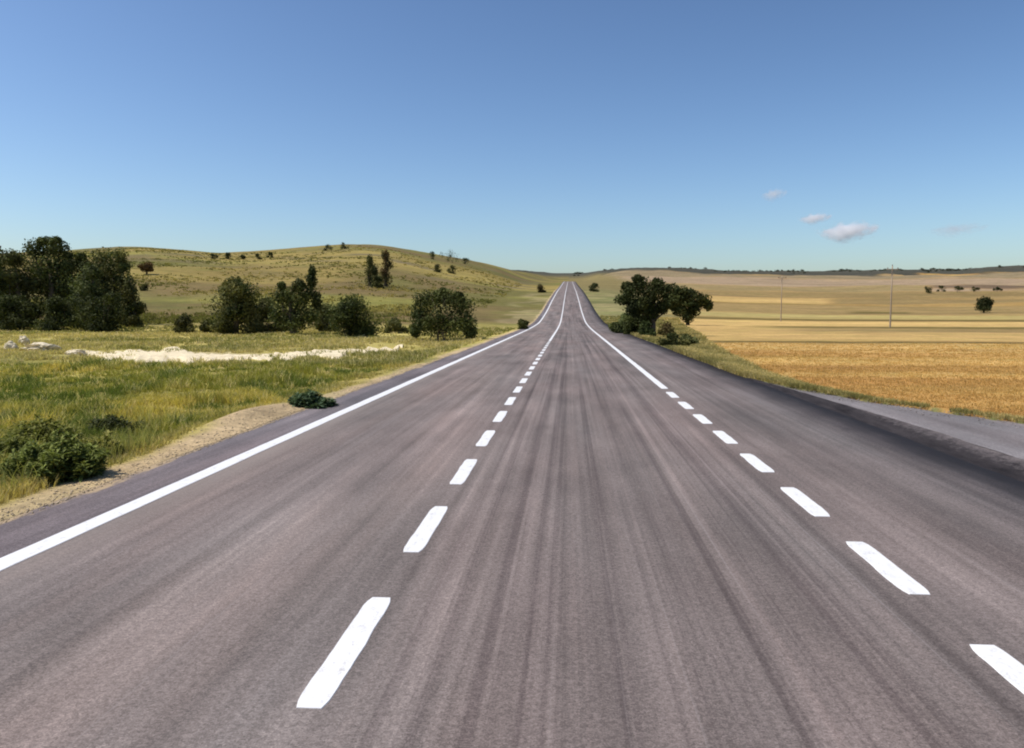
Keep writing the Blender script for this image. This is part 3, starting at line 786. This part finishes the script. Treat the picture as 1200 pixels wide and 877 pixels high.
# roadside weeds in the left grass
def weed(label, px, by, wpx, hpx, c1, c2, n, ns=26):
    p = hit(px, by); k = mpp(p[1]); w, h = wpx*k, hpx*k
    root = empty('weed_clump', p); tag(root, label, 'weeds')
    a = rng.uniform(0, 6.28, ns); q = np.sqrt(rng.random(ns))
    bx, by_ = np.cos(a)*q*w*.46, np.sin(a)*q*w*.40
    hh = h*(1.05 - .55*q)*rng.uniform(.7, 1.1, ns)
    V, Fc, LB = [], [], []
    for i in range(ns):
        z0 = float(zland(p[0]+bx[i], p[1]+by_[i])) - p[2]
        b = np.array([bx[i], by_[i], z0-.03]); lean = np.array([bx[i], by_[i], 0])*.22 + rng.normal(0, .04, 3)*[1,1,0]
        tp = b + lean + [0, 0, hh[i]]
        v, f = tube([b, (b+tp)/2 + rng.normal(0, .01, 3), tp], [.006, .005, .002], 5)
        o = len(V); V.extend(v); Fc.extend([tuple(t+o for t in g_) for g_ in f]); LB.append((b, tp))
    link('stem', np.array(V), Fc, M_grass, root, cols=np.broadcast_to(c1*1.2, (len(V), 3)))
    idx = rng.integers(0, ns, n); t = rng.uniform(.08, 1.02, n)
    B = np.array([l[0] for l in LB])[idx]; T_ = np.array([l[1] for l in LB])[idx]
    pos = B + (T_-B)*t[:, None] + rng.normal(0, .012, (n, 3)); az = rng.uniform(0, 6.28, n); el = rng.uniform(-.3, 1.0, n)
    d = np.stack([np.cos(az)*np.cos(el), np.sin(az)*np.cos(el), np.sin(el)], -1)
    L_ = rng.uniform(.06, .16, n)[:, None]*(1.15-.5*t[:, None])*(.7+.5*k*100/1.2); sd_ = np.stack([-np.sin(az), np.cos(az), 0*az], -1)*L_*.17
    dn = np.array([0, 0, -.22])*L_
    Pq = np.stack([pos, pos+d*L_*.5+sd_, pos+d*L_+dn, pos+d*L_*.5-sd_], 1)
    cc = (c1 + (c2-c1)*rng.random((n, 1)))*rng.uniform(.75, 1.3, (n, 1))
    link('foliage', Pq.reshape(-1, 3), np.arange(n*4).reshape(n, 4), M_leaf, root, cols=np.repeat(cc, 4, 0))
weed('largest dark green scrub clump in the grass nearest the camera', 66, 562, 104, 62, C(.08,.10,.025), C(.24,.27,.07), 8000, 90)
weed('dark green scrub clump cut by the left border, beside the largest clump', 8, 556, 74, 52, C(.09,.105,.025), C(.25,.26,.07), 6000, 70)
weed('bushy green clump standing behind the largest scrub clump in the grass', 52, 520, 84, 34, C(.10,.11,.025), C(.27,.27,.075), 6000, 80)
weed('leafy yellow green clump right of the largest scrub clump', 112, 540, 60, 34, C(.14,.14,.03), C(.34,.31,.09), 4500, 60)
weed('dark low weed clump left of the white stone in the grass', 138, 513, 64, 30, C(.025,.03,.012), C(.06,.07,.022), 5600, 70)
weed('bluish green weed clump growing at the left asphalt edge', 368, 476, 48, 20, C(.05,.08,.045), C(.12,.17,.09), 4600, 50)

# ------------------------------------------------------------------ stones
import bmesh
def stone(name, label, px, by, wpx, hpx, seed, flat=1.0):
    p = hit(px, by); k = mpp(p[1])
    bm = bmesh.new(); bmesh.ops.create_icosphere(bm, subdivisions=4, radius=.5)
    for v in bm.verts:
        d = np.array(v.co); n = fbm(d[0]*4.5+seed, d[1]*4.5+d[2]*3.7, seed, 4)
        fac = .45 + 1.15*float(n)
        q = d*fac; q = np.sign(q)*np.abs(q)**.85*.92
        v.co = (q[0]*wpx*k*1.05, q[1]*wpx*k*.8, q[2]*hpx*k*1.5)
    me = bpy.data.meshes.new(name); bm.to_mesh(me); bm.free()
    me.materials.append(M_rock)
    o = bpy.data.objects.new(name, me); o.location = (p[0], p[1], p[2] + hpx*k*.28); COL.objects.link(o)
    tag(o, label, 'stone'); return o
stone('boulder', 'narrow upright pale boulder closest to the left border', 13, 412, 14, 11, 3)
stone('boulder', 'long low pale boulder below the tallest tree at far left', 48, 412, 36, 9, 7)
stone('boulder', 'small pale boulder behind the long low one', 29, 404, 11, 10, 12)
stone('boulder', 'flat yellowish boulder at the left end of the pale dirt track', 91, 416, 20, 6, 15)
stone('stone', 'white stone in the grass beside the dark weed clump', 166, 509, 16, 11, 21)

# ------------------------------------------------------------------ loose gravel along the edges of the asphalt
def gravel(name, x, D, zf, size, col):
    m = len(x); O = np.array([[1,0,0],[-1,0,0],[0,1,0],[0,-1,0],[0,0,.8],[0,0,-.5]], float)
    sc = size[:, None, None] * rng.uniform(.6, 1.3, (m, 6, 1)); an = rng.uniform(0, 6.28, m)
    P = O[None] * sc; ca, sa = np.cos(an)[:, None], np.sin(an)[:, None]
    Px, Py = P[..., 0]*ca - P[..., 1]*sa, P[..., 0]*sa + P[..., 1]*ca
    V = np.stack([Px + x[:, None], Py + D[:, None], P[..., 2] + zf(x, D)[:, None] + .2*size[:, None]], -1).reshape(-1, 3)
    T8 = np.array([[0,2,4],[2,1,4],[1,3,4],[3,0,4],[2,0,5],[1,2,5],[3,1,5],[0,3,5]])
    F = (np.arange(m)[:, None, None]*6 + T8[None]).reshape(-1, 3)
    return V, F, np.repeat(col, 6, 0)
n = 7000; D = np.exp(rng.uniform(math.log(5), math.log(40), n)); x = RL - rng.exponential(.28, n) + .10
zl_ = lambda x, D: np.where(x > RL, zroad(D), zland(np.minimum(x, RL), D))
p1 = gravel('gravel', x, D, zl_, (.003 + .016*rng.random(n)**3)*(1+.01*D), C(.40,.31,.20)*rng.uniform(.7, 1.25, (n, 1)))
n = 5000; D = np.exp(rng.uniform(math.log(8), math.log(26), n)); q = rng.random(n)
x = gut_right(D) + .05 + q*(side_right(D) + .3 - gut_right(D))
zr_ = lambda x, D: zroad(D) - .045
p2 = gravel('gravel', x, D, zr_, (.003 + .018*rng.random(n)**3)*(1+.01*D), C(.22,.19,.175)*rng.uniform(.6, 1.3, (n, 1)))
v, f, c = merge([p1, p2])
M_grav = make_leaf('loose_stone', 0.0)
tag(link('gravel', v, f, M_grav, cols=c), 'loose gravel strewn along both edges of the asphalt', 'gravel', kind='stuff')

# far wooded ridge on the right, too distant to tell trunks apart
WB = []
for i in range(420):
    pxx = rng.uniform(672, 1215); dd = rng.uniform(1750, 2230)
    u, _ = ray(min(pxx, 1200), 330); xx = u*dd*(1 if pxx <= 1200 else pxx/1200)
    if fbm(np.array([pxx/26]), np.array([2.0]), 141, 3)[0] < .40: continue
    rr_w = rng.uniform(1.6, 4.2); WB.append((np.array([xx, dd, float(zland(xx, dd)) + rr_w*.4]), np.array([rr_w*1.5, rr_w*1.5, rr_w*.8])))
v, f, c = leaves(WB, 70, 1.8, C(.05,.052,.032), C(.085,.08,.048))
tag(link('far_woods', v, f, M_leaf, cols=c), 'dark line of far woods along the ridge on the right horizon', 'woods', kind='stuff')

# ------------------------------------------------------------------ utility poles in the right field
def pole(px, by, hpx, dist, label):
    u, s = ray(px, by); p = np.array([u*dist, dist, float(zland(u*dist, dist))]); h = hpx*mpp(dist)
    root = empty('utility_pole', p); tag(root, label, 'utility pole', 'utility poles in the right fields')
    v, f = tube([(0,0,-.4), (0,0,h*.5), (0,0,h)], [.11, .09, .07], 12)
    link('post', np.array(v), f, M_pole, root, smooth=True)
    def box(cx, cy, cz, sx, sy, sz):
        vs = [(cx+a*sx/2, cy+b*sy/2, cz+c*sz/2) for a in (-1,1) for b in (-1,1) for c in (-1,1)]
        return vs, [(0,1,3,2),(4,6,7,5),(0,4,5,1),(2,3,7,6),(0,2,6,4),(1,5,7,3)]
    v, f = box(0, -.13, h-.45, 1.5, .10, .12); link('crossarm', np.array(v), f, M_pole, root)
    for ox in (-.65, 0, .65):
        zb = h-.39 if ox else h-.005
        v, f = tube([(ox, -.13 if ox else 0, zb), (ox, -.13 if ox else 0, zb+.06), (ox, -.13 if ox else 0, zb+.12), (ox, -.13 if ox else 0, zb+.19)], [.03, .06, .045, .05], 10)
        link('insulator', np.array(v), f, M_porc, root, smooth=True)
    return root
pole(1043, 384, 69, 106, 'taller thin wooden utility pole right of centre in the golden fields')
pole(915, 378, 52, 145, 'shorter thin wooden utility pole farther off near the roadside trees')

# ------------------------------------------------------------------ clouds
def make_cloud_mat(name, dens):
    m = bpy.data.materials.new(name); m.use_nodes = True; nt = m.node_tree
    nt.nodes.remove(nt.nodes['Principled BSDF'])
    pv = N(nt, 'ShaderNodeVolumePrincipled'); pv.inputs['Color'].default_value = (1, 1, 1, 1); pv.inputs['Anisotropy'].default_value = .2
    o = objc(nt)
    nz_ = noise(nt, mapping(nt, o, (2.4, 2.4, 1.7)), 1.0, 8, .68)
    ln = N(nt, 'ShaderNodeVectorMath', operation='LENGTH'); nt.links.new(o, ln.inputs[0])
    fall = mrange(nt, ln.outputs['Value'], .15, 1.0, 1, 0)
    f = math_n(nt, 'SUBTRACT', math_n(nt, 'ADD', math_n(nt, 'MULTIPLY', nz_, 2.6), fall), 1.85)
    f = mrange(nt, f, 0, .5, 0, dens)
    nt.links.new(f, pv.inputs['Density']); nt.links.new(pv.outputs[0], nt.nodes['Material Output'].inputs['Volume'])
    return m
def cloud(px, py, wpx, hpx, dist, dens, label):
    u, s = ray(px, py)
    bm = bmesh.new(); bmesh.ops.create_icosphere(bm, subdivisions=3, radius=1)
    me = bpy.data.meshes.new('cloud'); bm.to_mesh(me); bm.free()
    k = mpp(dist); me.materials.append(make_cloud_mat('cloud_vapour', dens))
    o = bpy.data.objects.new('cloud', me); o.location = (u*dist, dist, CAM_H + s*dist)
    o.scale = (wpx*k/2, wpx*k/2, hpx*k/2); COL.objects.link(o)
    tag(o, label, 'cloud', 'small clouds low over the right horizon')
cloud(992, 271, 92, 34, 5200, .027, 'largest white cloud low over the right horizon')
cloud(954, 256, 52, 18, 5600, .03, 'small white streak of cloud above and left of the largest cloud')
cloud(906, 228, 42, 22, 6000, .013, 'faintest and highest wisp of cloud')
cloud(1120, 269, 90, 24, 6400, .0035, 'faint wide wisp of cloud right of the largest cloud')

# ------------------------------------------------------------------ light and sky
SUN_EL, SUN_AZ = R(57), R(-104)         # azimuth measured from the road's direction towards the right
sd = bpy.data.lights.new('sun', 'SUN'); sd.energy = 4.4; sd.angle = R(.53); sd.color = (1.0, .955, .88)
so = bpy.data.objects.new('sun', sd); COL.objects.link(so)
from mathutils import Vector
dirv = Vector((math.sin(SUN_AZ)*math.cos(SUN_EL), math.cos(SUN_AZ)*math.cos(SUN_EL), math.sin(SUN_EL)))
so.rotation_euler = dirv.to_track_quat('Z', 'Y').to_euler(); so.location = dirv * 60
wd = bpy.data.worlds.new('World'); S.world = wd; wd.use_nodes = True
nt = wd.node_tree; bg = nt.nodes['Background']
sky = N(nt, 'ShaderNodeTexSky'); sky.sky_type = 'NISHITA'; sky.sun_disc = False
sky.sun_elevation = SUN_EL; sky.sun_rotation = SUN_AZ
sky.altitude = 600; sky.air_density = 1.0; sky.dust_density = 2.1; sky.ozone_density = 1.5
hsv = N(nt, 'ShaderNodeHueSaturation'); hsv.inputs['Hue'].default_value = .497; hsv.inputs['Saturation'].default_value = .98
pre = N(nt, 'ShaderNodeVectorMath', operation='SCALE'); pre.inputs['Scale'].default_value = .2
gam = N(nt, 'ShaderNodeGamma'); gam.inputs['Gamma'].default_value = 1.45
post = N(nt, 'ShaderNodeVectorMath', operation='SCALE'); post.inputs['Scale'].default_value = 5.5
nt.links.new(sky.outputs[0], pre.inputs[0]); nt.links.new(pre.outputs[0], gam.inputs['Color']); nt.links.new(gam.outputs[0], post.inputs[0])
nt.links.new(post.outputs[0], hsv.inputs['Color'])
nt.links.new(hsv.outputs[0], bg.inputs['Color']); bg.inputs['Strength'].default_value = .132
S.view_settings.view_transform = 'Standard'; S.view_settings.look = 'None'
S.view_settings.exposure = 0; S.view_settings.gamma = 1; S.view_settings.use_curve_mapping = False
S.cycles.use_denoising = True
S.cycles.max_bounces = 32; S.cycles.diffuse_bounces = 3; S.cycles.glossy_bounces = 2; S.cycles.transmission_bounces = 3; S.cycles.transparent_max_bounces = 6; S.cycles.volume_bounces = 32
S.cycles.filter_width = 2.0
